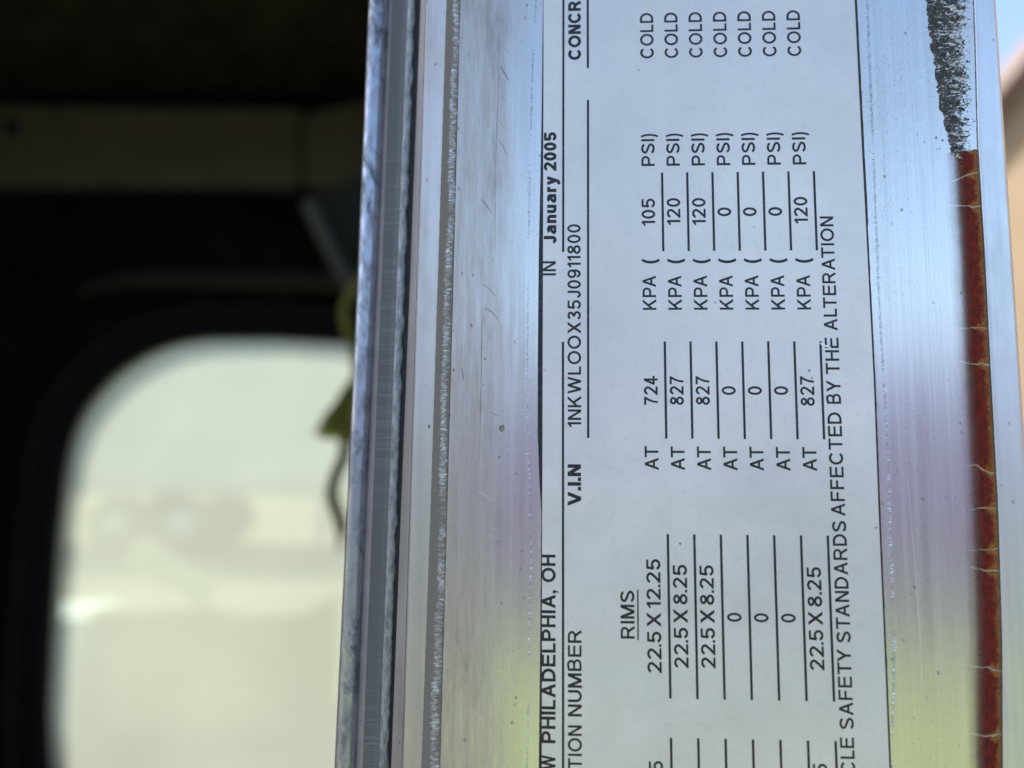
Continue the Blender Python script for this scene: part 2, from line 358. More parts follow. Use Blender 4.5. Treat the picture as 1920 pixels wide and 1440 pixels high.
# ------------------------------------------------------------------ ground and surroundings
def ground_mat(name, c0, c1, s1, s2, rough=0.9):
    a = M(name); f = a.noise(s1, detail=8, rough=0.65); g = a.noise(s2, detail=4, loc=(3, 3, 3))
    c = a.mix(a.ramp(f, [(0.3, 0.0), (0.7, 1.0)]), c0, c1)
    c = a.mix(a.math('MULTIPLY', a.ramp(g, [(0.35, 0.0), (0.7, 1.0)]), 0.4), c, tuple(x * 0.7 for x in c0))
    return a.done(a.pbr(c, rough, 0.0, 0.2, bump=f, bstr=0.5, bdist=0.02))
GRAVEL = ground_mat('tan_gravel', (0.17, 0.145, 0.105), (0.25, 0.22, 0.16), 6, 0.15)
ASPHALT = ground_mat('lilac_asphalt', (0.056, 0.046, 0.094), (0.078, 0.064, 0.126), 20, 0.2)
GRASS = ground_mat('mown_grass', (0.17, 0.22, 0.100), (0.24, 0.295, 0.14), 9, 0.4)
def sheet(name, x0, x1, y0, y1, z, mat):
    return tag(mesh_obj(name, [(x0, y0, z), (x1, y0, z), (x1, y1, z), (x0, y1, z)], [(0, 1, 2, 3)], mat), kind='structure')
sheet('ground', -1500, 1500, -1500, 1500, 0.0, GRAVEL)
sheet('unseen_grass', -60, 60, -7.4, -2.4, 0.004, GRASS)  # unseen, added for the yellow-green reflection low on the metal
sheet('unseen_road', -400, 400, -60, -7.4, 0.008, ASPHALT)  # unseen, added and tinted lilac for its reflection in the metal
def unseen_hills():  # unseen ridge, added and coloured for the lilac band reflected in the metal
    verts = []; faces = []; n = 90
    for i in range(n + 1):
        q = math.pi * (1.0 + i / n)      # behind the photographer
        for j, (rr, k) in enumerate(((170, 0), (210, .55), (255, 1.0), (330, 0.0))):
            h = (34 + 9 * nz(i * 0.17, 3.1) + 3 * nz(i * 0.6, 8.2)) * k
            verts.append((math.cos(q) * rr, math.sin(q) * rr, h - 0.5))
    for i in range(n):
        for j in range(3):
            a = i * 4 + j; faces.append((a, a + 1, a + 5, a + 4))
    return tag(mesh_obj('unseen_hills', verts, faces, ground_mat('lilac_hillside', (0.045, 0.034, 0.088), (0.068, 0.052, 0.122), 0.05, 0.01), smooth=True), kind='structure')
fix_normals(unseen_hills())

def barn():
    t = empty('barn', (10.33, 6.7, 0)); t.rotation_euler.z = R(-64.5)
    tag(t, 'large tan gabled building under blue sky beyond the rolled door lip', 'building')
    wall = simple('tan_siding', (0.26, 0.19, 0.115), 0.8, 0, 0.08, 1.5, bdist=0.01)
    fas = simple('pale_fascia', (0.30, 0.225, 0.20), 0.7, 0, 0.06, 2)
    w2, ez, rz, dep = 8.2, 6.1, 11.9, 18.0
    pts = [(-w2, 0), (w2, 0), (w2, ez), (0, rz), (-w2, ez)]
    extrude_poly('wall', pts, 0, dep, wall, t)
    for s in (-1, 1):
        q = [(s * (w2 + 0.5), ez - 0.36), (0, rz), (0, rz + 0.35), (s * (w2 + 0.5), ez - 0.01)]
        extrude_poly('roof', q if s > 0 else q[::-1], -0.4, dep + 0.4, fas, t)
    gm = simple('building_glass', (0.03, 0.035, 0.04), 0.1)
    d = box('door', -2.0, 2.0, -0.06, 0.05, 0, 4.2, fas, t, 0.02)
    box('handle', 1.6, 1.72, -0.12, -0.06, 1.0, 1.2, DARK, d)
    for x in (3.8, 6.2):
        f = box('window', x - .8, x + .8, -0.08, 0.04, 2.2, 3.8, fas, t, 0.02)
        box('pane', x - .68, x + .68, -0.10, -0.082, 2.32, 3.68, gm, f)
barn()


def trailer():
    t = empty('box_trailer', (-5.2, 14.4, 0))
    tag(t, 'blurred white box trailer parked beyond the dusty cab window', 'trailer')
    body = simple('trailer_white', (0.74, 0.76, 0.74), 0.5, 0, 0.05, 1.2); rail = simple('trailer_rail', (0.40, 0.41, 0.40), 0.45, 0.3)
    tyre = simple('tyre_black', (0.03, 0.03, 0.03), 0.8); hub = simple('hub_white', (0.72, 0.70, 0.62), 0.4); cream = simple('brace_cream', (0.75, 0.68, 0.50), 0.45)
    x0, x1, z0, z1 = -5.5, 5.4, 1.10, 3.95
    box('body', x0, x1, -1.2, 1.2, z0, z1, body, t, 0.03)
    for k in range(10):
        xa = x0 + 0.06 + k * (x1 - x0 - 0.12) / 10
        box('panel', xa + 0.01, xa + (x1 - x0 - 0.12) / 10 - 0.01, -1.222, -1.195, z0 + 0.16, z1 - 0.14, body, t, 0.006)
    box('bottom_rail', x0, x1, -1.235, -1.19, z0 - 0.02, z0 + 0.13, rail, t, 0.01)
    box('top_rail', x0, x1, -1.235, -1.19, z1 - 0.12, z1 + 0.02, rail, t, 0.01)
    for xw in (-2.6, -1.35, 1.15):
        if xw > 0:
            for s_ in (-1, 1):
                box('landing_leg', xw - .07, xw + .07, s_ * .8 - .07, s_ * .8 + .07, 0.05, z0, rail, t, 0.01)
            tube('brace', [(xw + .02, -0.9, 0.35), (xw + 0.65, -0.95, z0 + .02)], 0.05, cream, t, 10)
            continue
        for s_ in (-1, 1):
            w_ = tube('wheel', [(xw, s_ * 0.72, 0.51), (xw, s_ * 1.10, 0.51)], 0.50, tyre, t, 32)
            tube('hub', [(xw, s_ * 1.09, 0.51), (xw, s_ * 1.13, 0.51)], 0.29, hub, w_, 24)
    box('mudflap', -0.75, -0.73, -1.1, -0.6, 0.2, z0, tyre, t)
trailer()

def yard_clutter():
    brown = simple('weathered_boards', (0.16, 0.125, 0.085), 0.8, 0, 0.3, 6); post = simple('crate_posts', (0.24, 0.19, 0.13), 0.8, 0, 0.2, 8)
    c = empty('wooden_crate', (-2.1, 4.9, 0)); tag(c, 'low brown wooden crate in the yard with a cream plank on it', 'crate')
    for k in range(4):
        for y in (-0.45, 0.45): box('board', -0.62, 0.62, y - .015, y + .015, 0.06 + k * .17, 0.215 + k * .17, brown, c, 0.004)
        for x in (-0.62, 0.62): box('board', x - .015, x + .015, -.43, .43, 0.06 + k * .17, 0.215 + k * .17, brown, c, 0.004)
    for x in (-.58, .58):
        for y in (-.41, .41): box('post', x - .024, x + .024, y - .024, y + .024, 0, 0.74, post, c, 0.004)
    box('lid', -.66, .66, -.49, .49, 0.745, 0.775, brown, c, 0.006)
    b = empty('white_bin', (-3.10, 4.7, 0)); tag(b, 'white plastic bin with lid standing beside the brown crate', 'bin')
    extrude_poly('body', [(-.24, 0), (.24, 0), (.29, .68), (-.29, .68)], -.28, .28, WHITE, b, 0.02)
    lid = box('lid', -.31, .31, -.30, .30, .683, .74, WHITE, b, 0.02); box('handle', -.12, .12, -.35, -.301, .69, .72, WHITE, lid, 0.008)
    p = box('plank', -0.09, 0.09, -0.02, 0.02, 0, 0.62, simple('cream_wood', (0.72, 0.62, 0.42), 0.7, 0, 0.15, 20), None, 0.004)
    p.location = (-2.08, 4.60, 0.84); p.rotation_euler = (R(-12), R(-62), R(15)); tag(p, 'cream wooden plank lying across the brown crate', 'plank')
yard_clutter()

# ------------------------------------------------------------------ truck cab seen past the door edge
cab = empty('truck', (0, 0, CZ))
tag(cab, 'truck with dark cab and open aluminium edged door with red seam sealant', 'truck')
YW = 1.50
def ring(name, inner, outer, y0, y1, mat, parent):
    """flat frame between two closed x,z loops of equal length, pushed from y0 (front) to y1"""
    n = len(inner); v = []; f = []
    for loop in (inner, outer):
        for y in (y0, y1):
            v += [(x, y, z) for x, z in loop]
    for i in range(n):
        j = (i + 1) % n
        f += [(i, j, 2 * n + j, 2 * n + i), (n + i, 3 * n + i, 3 * n + j, n + j), (i, n + i, n + j, j), (2 * n + i, 2 * n + j, 3 * n + j, 3 * n + i)]
    return fix_normals(mesh_obj(name, v, f, mat, parent))
corner = [(-1.091, -0.164), (-1.086, -0.06), (-1.075, 0.038), (-1.049, 0.110), (-0.992, 0.184), (-0.920, 0.235), (-0.848, 0.264), (-0.774, 0.277)]
tl = [(p.x, p.y) for p in catmull([(a, b, 0) for a, b in corner], 5)]
rest = [(-0.626, 0.278), (-0.43, 0.266), (-0.2, 0.250), (0.0, 0.235), (0.10, 0.215), (0.155, 0.17), (0.175, 0.10), (0.18, -0.2), (0.18, -0.55), (0.15, -0.68), (0.06, -0.73), (-0.4, -0.75), (-0.9, -0.75), (-1.02, -0.73), (-1.07, -0.67), (-1.086, -0.55), (-1.09, -0.35)]
loop = tl + rest
cx, cz = -0.45, -0.22
def grow(lp, d):
    res = []
    n = len(lp)
    for i in range(n):
        a = Vector((*lp[i - 1], 0)); b = Vector((*lp[(i + 1) % n], 0)); t = (b - a).normalized()
        nn = Vector((-t.y, t.x, 0)); p = Vector((*lp[i], 0))
        if (p + nn - Vector((cx, cz, 0))).length < (p - Vector((cx, cz, 0))).length: nn = -nn
        q = p + nn * d; res.append((q.x, q.y))
    return res
def to_rect(lp, x0, x1, z0, z1):
    res = []
    for x, z in lp:
        dx, dz = x - cx, z - cz
        s = min([((x1 - cx) / dx if dx > 0 else (x0 - cx) / dx) if abs(dx) > 1e-6 else 1e9, ((z1 - cz) / dz if dz > 0 else (z0 - cz) / dz) if abs(dz) > 1e-6 else 1e9])
        res.append((cx + dx * s, cz + dz * s))
    return res
X0, X1, Z0, Z1 = -1.55, 0.26, -1.0, 0.87
g1 = grow(loop, 0.055)
ring('side_wall', g1, to_rect(g1, X0, X1, Z0, Z1), YW - 0.005, YW + 0.06, DARK, cab)
sealo = ring('window_seal', loop, g1, YW - 0.012, YW + 0.045, SEAL, cab)
tube('highlight_bead', [(x, YW - 0.012, z) for x, z in grow(loop, 0.066)] + [(grow(loop, 0.066)[0][0], YW - 0.012, grow(loop, 0.066)[0][1])], 0.007, simple('seal_highlight', (0.022, 0.020, 0.016), 0.8, spec=0.05), sealo, 8)  # lighter tone paints the faint highlight arc around the seal
# dusty green tinted pane
def pane_mat():
    a = M('dusty_tinted_glass'); f = a.noise(1.6, detail=5, loc=(2, 5, 1)); g = a.noise(60, detail=4)
    tr = a.n('ShaderNodeBsdfTransparent'); tr.inputs[0].default_value = (0.52, 0.62, 0.52, 1)
    tl_ = a.n('ShaderNodeBsdfTranslucent'); tl_.inputs[0].default_value = (0.425, 0.465, 0.37, 1)
    mx = a.n('ShaderNodeMixShader'); a.l(a.math('ADD', a.ramp(f, [(0.3, 0.44), (0.7, 0.60)]), a.math('MULTIPLY', g, 0.05)), mx.inputs[0])
    a.l(tr.outputs[0], mx.inputs[1]); a.l(tl_.outputs[0], mx.inputs[2])
    gl = a.n('ShaderNodeBsdfGlossy'); gl.inputs['Roughness'].default_value = 0.1
    m2 = a.n('ShaderNodeMixShader'); m2.inputs[0].default_value = 0.04; a.l(mx.outputs[0], m2.inputs[1]); a.l(gl.outputs[0], m2.inputs[2])
    return a.done(m2.outputs[0])
PANE = pane_mat()
gp = grow(loop, 0.02)
pv = [(x, YW + 0.02, z) for x, z in gp]
mesh_obj('window_pane', pv, [tuple(range(len(pv)))], PANE, cab)
# roof, floor, ends
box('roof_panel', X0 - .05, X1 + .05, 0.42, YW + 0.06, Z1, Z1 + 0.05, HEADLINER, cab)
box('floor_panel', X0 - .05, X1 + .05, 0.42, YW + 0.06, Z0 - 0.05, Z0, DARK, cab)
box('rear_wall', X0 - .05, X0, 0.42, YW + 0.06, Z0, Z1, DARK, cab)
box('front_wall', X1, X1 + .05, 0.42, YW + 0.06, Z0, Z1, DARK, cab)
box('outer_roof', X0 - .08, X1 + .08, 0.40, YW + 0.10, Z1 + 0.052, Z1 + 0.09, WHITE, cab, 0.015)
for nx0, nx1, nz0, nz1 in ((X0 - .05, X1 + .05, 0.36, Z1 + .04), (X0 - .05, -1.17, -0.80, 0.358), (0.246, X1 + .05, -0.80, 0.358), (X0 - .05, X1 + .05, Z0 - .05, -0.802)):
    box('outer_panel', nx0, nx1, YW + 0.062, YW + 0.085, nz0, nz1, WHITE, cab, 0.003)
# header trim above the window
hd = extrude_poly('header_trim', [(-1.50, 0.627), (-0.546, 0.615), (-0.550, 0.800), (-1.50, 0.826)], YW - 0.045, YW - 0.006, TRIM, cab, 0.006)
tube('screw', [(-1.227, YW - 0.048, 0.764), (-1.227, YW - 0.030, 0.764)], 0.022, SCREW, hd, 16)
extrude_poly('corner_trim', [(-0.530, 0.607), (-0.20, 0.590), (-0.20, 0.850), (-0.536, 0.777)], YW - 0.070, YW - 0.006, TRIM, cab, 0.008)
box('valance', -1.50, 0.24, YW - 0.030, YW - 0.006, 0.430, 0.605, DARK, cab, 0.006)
rl = [(-1.05, YW - 0.02, 0.375), (-0.98, YW - 0.03, 0.398), (-0.80, YW - 0.04, 0.404), (-0.42, YW - 0.05, 0.394), (0.1, YW - 0.05, 0.38)]
tube('window_rail', catmull(rl, 6), [0.010 + 0.014 * min(1, i / 14) for i in range(25)], TRIM_RAIL, cab, 12)
# bracket behind the door edge
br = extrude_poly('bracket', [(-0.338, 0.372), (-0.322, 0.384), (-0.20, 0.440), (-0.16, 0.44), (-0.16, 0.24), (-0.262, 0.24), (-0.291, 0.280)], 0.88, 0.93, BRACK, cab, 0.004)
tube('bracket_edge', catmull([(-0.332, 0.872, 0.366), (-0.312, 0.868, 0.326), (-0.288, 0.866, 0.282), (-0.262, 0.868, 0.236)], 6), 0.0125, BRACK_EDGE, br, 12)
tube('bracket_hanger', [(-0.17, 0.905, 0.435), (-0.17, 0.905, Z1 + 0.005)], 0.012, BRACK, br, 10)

# hanging strap in the doorway of the cab
strap = empty('pull_strap', (-0.185, 0.55, CZ))
tag(strap, 'olive pull strap with a pinched knot and curly grey tail hanging before the window', 'strap')
def S_(pts): return [(x + 0.185, y - 0.55, z) for x, y, z in pts]
kn = [(-0.176, .55, .088), (-0.182, .55, .073), (-0.190, .55, .062), (-0.200, .55, .052), (-0.209, .55, .043), (-0.2140, .55, .034), (-0.2125, .55, .029), (-0.2165, .55, .0245), (-0.207, .55, .0215), (-0.196, .55, .0205), (-0.188, .55, .016), (-0.176, .55, .016), (-0.165, .55, .03), (-0.164, .55, .07)]
knot = extrude_poly('knot', [((x + 0.175) * 0.86 - 0.010 + 0.02, (z - .03) * 0.92 + .032) for x, y, z in kn], -0.007, 0.007, simple('dark_olive_webbing', (0.13, 0.12, 0.025), 0.85, 0, 0.4, 150, spec=0.05), strap, 0.003)
tube('fold', catmull(S_([(-0.169, .541, .082), (-0.184, .540, .062), (-0.192, .540, .040), (-0.182, .540, .024), (-0.170, .541, .022)]), 6), 0.0042, OLIVE, knot, 10)
tube('fold', catmull(S_([(-0.210, .5405, .0275), (-0.200, .5395, .0235), (-0.188, .5395, .0225), (-0.172, .540, .024)]), 6), 0.0030, simple('pale_olive', (0.34, 0.30, 0.06), 0.8, spec=0.1), knot, 10)
tube('webbing', catmull(S_([(-0.135, .57, 0.868), (-0.140, .56, .50), (-0.160, .55, .22), (-0.187, .55, .152), (-0.187, .55, .130), (-0.177, .55, .100), (-0.172, .55, .060)]), 6), 0.0050, OLIVE, strap, 12, 0.5)
tube('tail', catmull(S_([(-0.184, .55, .024), (-0.1855, .55, .004), (-0.192, .55, -.012), (-0.1955, .55, -.028), (-0.1925, .55, -.042), (-0.187, .55, -.055), (-0.1855, .55, -.066), (-0.1875, .55, -.078), (-0.1895, .55, -.086)]), 6), [0.0060] * 36 + [0.0043, 0.004, 0.0037, 0.0034, 0.0030, 0.0026, 0.0022, 0.0018, 0.0012, 0.0012, 0.001, 0.001, 0.001], CORDM, strap, 12)

# ------------------------------------------------------------------ the door edge, all in millimetres about the sticker
door = box('door', -0.0385, 0.0892, 0.0215, 0.43, -0.62, 0.42, PAINT, cab, 0.002)
door['label'] = 'open door with worn aluminium edge and cracked red sealant seam'
ZA, ZB = -330.0, 330.0
ZS = [-54.7, -9.3, 39.7, 92.4]
def col_fn(vals, slope_out=True):
    tab = list(zip(ZS, vals[::-1]))
    m = (tab[-1][1] - tab[0][1]) / (tab[-1][0] - tab[0][0])
    tab = [(ZA, tab[0][1] + m * (ZA - ZS[0]))] + tab + [(ZB, tab[-1][1] + m * (ZB - ZS[-1]))]
    return lambda z: lerp_tab(tab, z)
fa = col_fn([-39.99, -40.65, -41.5, -42.39]); fc = col_fn([-35.2, -36.1, -37.1, -37.75]); fd = col_fn([-33.35, -34.0, -34.7, -35.3])
fe = col_fn([-29.02, -29.9, -30.6, -31.24]); ff = col_fn([-27.64, -28.41, -29.1, -29.68]); fg = col_fn([-26.3, -27.2, -28.1, -28.87])
fh = col_fn([-24.09, -24.75, -25.3, -25.8]); fj = col_fn([-19.58, -20.33, -21.04, -21.89]); fk = col_fn([-18.33, -18.71, -19.47, -20.17]); fl = col_fn([-16.66, -17.2, -17.8, -18.37])
frow = [i * 2.0 + ZA for i in range(int((ZB - ZA) / 2) + 1)]
def strip(name, cols, mat, rows=frow, smooth=False, parent=door):
    """cols: list of functions z -> (x mm, y mm); a sheet lofted along the door edge"""
    v = []; f = []; uv = []; n = len(cols)
    for z in rows:
        P = [c(z) for c in cols]
        for k, (x, y) in enumerate(P):
            v.append((x, y, z)); uv.append((k / (n - 1), z))
    for i in range(len(rows) - 1):
        for k in range(n - 1):
            a = i * n + k; f.append((a, a + 1, a + n + 1, a + n))
    return mesh_obj(name, v, f, mat, parent, smooth, uv, MM)
def at(fn, y, dx=0.0, jit=0.0, fr=1.0, sd=0.0): return lambda z: (fn(z) + dx + (jit * nz(z * fr, sd) if jit else 0), y)

# the seam on the right: right hand side of the sealant
tabR = [(ZA, 72.0), (-110, 78.0), (-52.9, 80.76), (-31.1, 82.01), (-8.5, 82.74), (14.9, 82.92), (39.2, 83.2), (59.6, 83.22), (68.7, 83.5), (79.5, 83.9), (90.5, 84.2), (ZB, 88.0)]
fr_ = lambda z: lerp_tab(tabR, z)
# wide flat face
strip('edge_plate', [lambda z: (fl(z) + 0.03, 0.40), lambda z: (fl(z) + 0.05, 0.0), lambda z: (30, 0.0), lambda z: (fr_(z) - 0.12, 0.0), lambda z: (fr_(z) - 0.12, 1.4)], ALU)
# milled ridge
strip('milled_edge', [at(fj, 0.85, 0, .10, 1.3, 3), lambda z: (fj(z) * .66 + fl(z) * .34, 0.62), lambda z: (fj(z) * .33 + fl(z) * .67, 0.32 + 0.10 * nz(z * 1.7, 5)), at(fl, 0.32, 0.1)], BURR, [i * 0.5 + ZA for i in range(1321)])
# pale bevel, dull bevel
strip('pale_bevel', [at(fh, 3.2), at(fh, 2.75, 0.30), at(fj, 1.05, 0.05)], ALU_LIGHT, smooth=False)
strip('bevel_rim', [at(fh, 3.7, -0.26), at(fh, 3.38, -0.1), at(fh, 3.18, 0.02)], alu_clean('rim_highlight', (0.80, 0.80, 0.80), 0.25, 0.0), smooth=True)  # brighter metal paints in the highlight along the bevel edge
strip('dull_bevel', [at(fg, 8.6), at(fh, 3.72, -0.25)], ALU_GREY)
strip('gasket_gap', [at(ff, 9.6, -0.4), at(fg, 9.6, 0.5)], SHADOW_GAP)
finer = [i * 0.7 + ZA for i in range(943)]
strip('adhesive_line', [at(fe, 9.5, -0.2), lambda z: (fe(z) * .5 + ff(z) * .5, 8.9 + 0.25 * nz(z * 1.1, 2)), lambda z: (ff(z) + 0.45 * nz(z * 0.30, 7) + 0.25 * nz(z * 1.2, 9), 9.0), lambda z: (ff(z) + 0.45 * nz(z * 0.30, 7) + 0.25 * nz(z * 1.2, 9) + .05, 9.7)], BOND, finer, True)
strip('gasket', [at(fd, 13.6, -0.3), lambda z: (fd(z) * .6 + fe(z) * .4, 14.3), lambda z: (fd(z) * .25 + fe(z) * .75, 13.4), at(fe, 9.4, 0.05), ], RUBBER, smooth=True)
strip('gasket_lip', [at(fc, 18.2, -0.5), at(fc, 17.0, 0.3), at(fd, 14.6, 0.2), at(fd, 14.0, 0.5)], PINKISH, smooth=True)
def bead_cols():
    res = []
    for k in range(15):
        q = math.pi * (1.12 - k / 14 * 1.12)
        res.append(lambda z, q=q: ((fa(z) + fc(z)) / 2 + math.cos(q) * (fc(z) - fa(z)) / 2 * 1.02, 18.6 - math.sin(q) * 2.5))
    return res
strip('bead', bead_cols(), BEAD, smooth=True)
# rolled lip on the right of the seam
lip = [lambda z: (fr_(z) + 0.10, 1.4), lambda z: (fr_(z) + 0.12, -0.10), lambda z: (fr_(z) + 0.30, -0.28)]
for k in range(1, 9):
    lip.append(lambda z, k=k: ((fr_(z) + 0.30) + (87.2 - fr_(z) - 0.30) * k / 8, -0.28 + 0.16 * (k / 8) ** 2))
for k in range(1, 13):
    q = k / 12 * math.pi / 2
    lip.append(lambda z, q=q: (87.2 + 2.75 * math.sin(q) + 0.0, -0.12 + 4.2 * (1 - math.cos(q))))
lip.append(lambda z: (89.95, 24.0))
strip('rolled_lip', lip, ALU_LIP, smooth=True)
# thin black strip painting the shadow gap between lip and plate
strip('seam_joint', [lambda z: (fr_(z) - 0.2, 0.7), lambda z: (fr_(z) + 0.2, 0.7)], SHADOW_GAP)

# red sealant: one piece between every two cracks
rng = random.Random(4)
cracks = [(59.9, 0.6, -0.4), (54.4, 2.6, 0.5), (49.0, -0.5, 0.55), (25.5, 0.2, 0.45), (18.9, -1.3, 0.5), (-0.5, -1.7, 0.55), (-7.8, 0.0, 0.40), (-15.2, 0.2, 0.30), (-18.8, -0.4, 0.45), (-35.9, -0.9, 0.5), (-47.4, 0.3, 0.55), (-66, -0.6, 0.5), (-88, 0.5, 0.5), (-120, 0.0, 0.5)]
def crack_z(c, s, sd):   # s: 0 at the left end, 1 at the right; z on the crack line
    return c[0] + c[1] * (s - 0.5) * 1.0 + 0.5 * nz(s * 2.3, c[0] * 3.1) + 0.22 * nz(s * 7, c[0]) + 0.10 * nz(s * 19, c[0])
for i in range(len(cracks) - 1):
    up_, dn = cracks[i], cracks[i + 1]
    nu, L = 25, up_[0] - dn[0]; nv = max(8, int(L / 0.4)); v = []; f = []; uv = []; uv2 = []
    for b in range(nv + 1):
        t = b / nv
        for a in range(nu):
            s = a / (nu - 1)
            dist = -6.4 * (1 - s)                                  # mm from the right edge
            wgap = abs(up_[2]) * (0.34 + 0.26 * nz(s * 6, up_[0])) * (0.2 + 0.8 * s)
            z1 = crack_z(up_, s, i) - wgap; z0 = crack_z(dn, s, i + 1) + abs(dn[2]) * (0.34 + 0.26 * nz(s * 6, dn[0])) * (0.2 + 0.8 * s)
            z = z0 + (z1 - z0) * t
            bul = max(0.0, 1 - ((dist + 2.0) / 2.2) ** 2)
            edge = min(1, min(t, 1 - t) * L / 0.5)
            y = -0.03 - 0.30 * bul * edge ** 0.5 - (0.07 * nz(dist * 1.2, z * 1.0, i) + 0.05 * nz(dist * 3, z * 2.6, i)) * edge - (0.10 if dist > -0.6 else 0) * 0
            y = min(y, -0.022)
            x = fr_(z) - 0.05 + dist + (0.16 * nz(z * 1.1, 4) + 0.08 * nz(z * 3.1, 2) if a == nu - 1 else 0)
            v.append((x, y, z)); uv.append((dist, z)); uv2.append((min(t, 1 - t) * L, 0))
    for b in range(nv):
        for a in range(nu - 1):
            q = b * nu + a; f.append((q, q + 1, q + nu + 1, q + nu))
    mesh_obj('sealant_piece', v, f, RED, door, True, uv, MM, uv2)

uz = [i * 1.0 - 120 for i in range(181)]; uvv = []; uvf = []; uuv = []
for z in uz:
    for k in range(6): uvv.append((fr_(z) - 0.12 - 5.5 * (1 - k / 5), -0.012, z)); uuv.append((-5.5 * (1 - k / 5), z))
for i in range(len(uz) - 1):
    for k in range(5): uvf.append((i * 6 + k, i * 6 + k + 1, i * 6 + k + 7, i * 6 + k + 6))
mesh_obj('sealant_underlay', uvv, uvf, UNDER, door, False, uuv, MM)
# crumbled grey sealant above the red: a crust whose rim dips below the plate
def crust():
    v = []; f = []; nx, nzz = 64, 620
    zt, zb = 140.0, 55.5
    tl_ = [(55, 80.6), (58, 79.4), (60.5, 78.6), (64, 78.0), (69, 77.1), (79.7, 76.1), (90.7, 75.6), (140, 74.2)]
    for j in range(nzz + 1):
        z = zb + (zt - zb) * j / nzz
        xl = lerp_tab(tl_, z) + 0.5 * nz(z * 0.55, 1.7) + 0.25 * nz(z * 1.9, 3.7); xr = fr_(z) + 1.6
        for i in range(nx + 1):
            s = i / nx; x = xl - 0.9 + (xr - xl + 0.9) * s
            big = nz(x * 0.5, z * 0.9, 3.3); mid = nz(x * 1.9, z * 2.5, 9.1); fin = nz(x * 4.6, z * 5.2, 1.9)
            h = 0.34 + 0.18 * big + 0.30 * mid + 0.26 * fin
            left = min(1.0, (x - xl + 0.9) / 1.1); h += 0.35 * max(0, 1 - abs(x - xl - 0.4) / 0.9)
            rt = max(0.0, (x - (xr - 5.6)) / 5.6); h -= 0.80 * rt
            bt = max(0.0, 1 - (z - zb) / (5.2 + 2.0 * nz(x * 0.9, 4.4))); h -= 0.8 * bt ** 1.5
            h = h * min(1, left * 1.4) - 0.35 * (1 - left)
            v.append((x, -h * 0.75 if h > 0 else 0.28 - 0.0 * h, z))
    n = nx + 1
    for j in range(nzz):
        for i in range(nx):
            a = j * n + i; f.append((a, a + 1, a + n + 1, a + n))
    return mesh_obj('sealant_crust', v, f, CRUMB, door, False, None, MM)
crust()

# ------------------------------------------------------------------ sticker
sticker = empty('certification_sticker', (0, 0, CZ))
tag(sticker, 'silver white tyre and rim data sticker with black print on the door edge', 'sticker')
LY = -0.10
ledge = [(-150, -1.3), (-54.7, -0.53), (-37, -0.36), (-9.2, -0.14), (-4, -0.5), (5.4, -0.86), (20, -0.86), (39.7, -0.74), (55, -0.45), (70, -0.2), (92.3, 0.0), (130, 0.3)]
redge = [(-150, 61.3), (-53.4, 61.45), (-31, 61.55), (-8.7, 61.6), (15, 61.8), (39.3, 61.7), (63.6, 61.55), (91, 61.45), (130, 61.4)]
lr = [i * 1.0 - 150 for i in range(281)]
sv = []; sf = []
for z in lr:
    a = lerp_tab(ledge, z) + 0.04 * nz(z * 0.8, 2); b = lerp_tab(redge, z) + 0.05 * nz(z * 0.7, 6)
    sv += [(a, -0.005, z), (a + 0.03, LY, z), (b - 0.03, LY, z), (b, -0.005, z)]
for i in range(len(lr) - 1):
    for k in range(3): sf.append((i * 4 + k, i * 4 + k + 1, i * 4 + 5 + k, i * 4 + 4 + k))
mesh_obj('film', sv, sf, LABEL, sticker, False, None, MM)
# printed border line on the left side, dark strip on the right
bi = [(-150, -0.3), (-54.7, 0.02), (-37, 0.02), (-20, 0.0), (-9.2, 0.02), (0, 0.04), (20, 0.06), (39.7, 0.10), (60, 0.10), (80, 0.14), (92.3, 0.10), (130, 0.4)]
def border(fi, fo, name='printed_line'):
    v = []; f = []
    for z in lr: v += [(fo(z), LY - 0.018, z), (fi(z), LY - 0.018, z)]
    for i in range(len(lr) - 1): f.append((2 * i, 2 * i + 1, 2 * i + 3, 2 * i + 2))
    mesh_obj(name, v, f, INK, sticker, False, None, MM)
border(lambda z: lerp_tab(bi, z), lambda z: lerp_tab(ledge, z) + 0.01)
EDGE_DARK = simple('edge_dark', (0.05, 0.048, 0.045), 0.8, 0, 0.5, 900, bdist=0.0001)  # dark strip along the right edge of the sticker
ev = []; ef = []
for z in lr:
    b = lerp_tab(redge, z); wd = (0.55 if z > 45 else 0.38) + 0.12 * nz(z * 0.5, 4) + 0.05 * nz(z * 2, 1)
    ev += [(b - 0.10, LY - 0.02, z), (b + 0.05, LY - 0.02, z), (b + wd * 0.75, -0.02, z)]
for i in range(len(lr) - 1):
    for k in range(2): ef.append((i * 3 + k, i * 3 + k + 1, i * 3 + 4 + k, i * 3 + 3 + k))
mesh_obj('dark_edge', ev, ef, EDGE_DARK, sticker, False, None, MM)

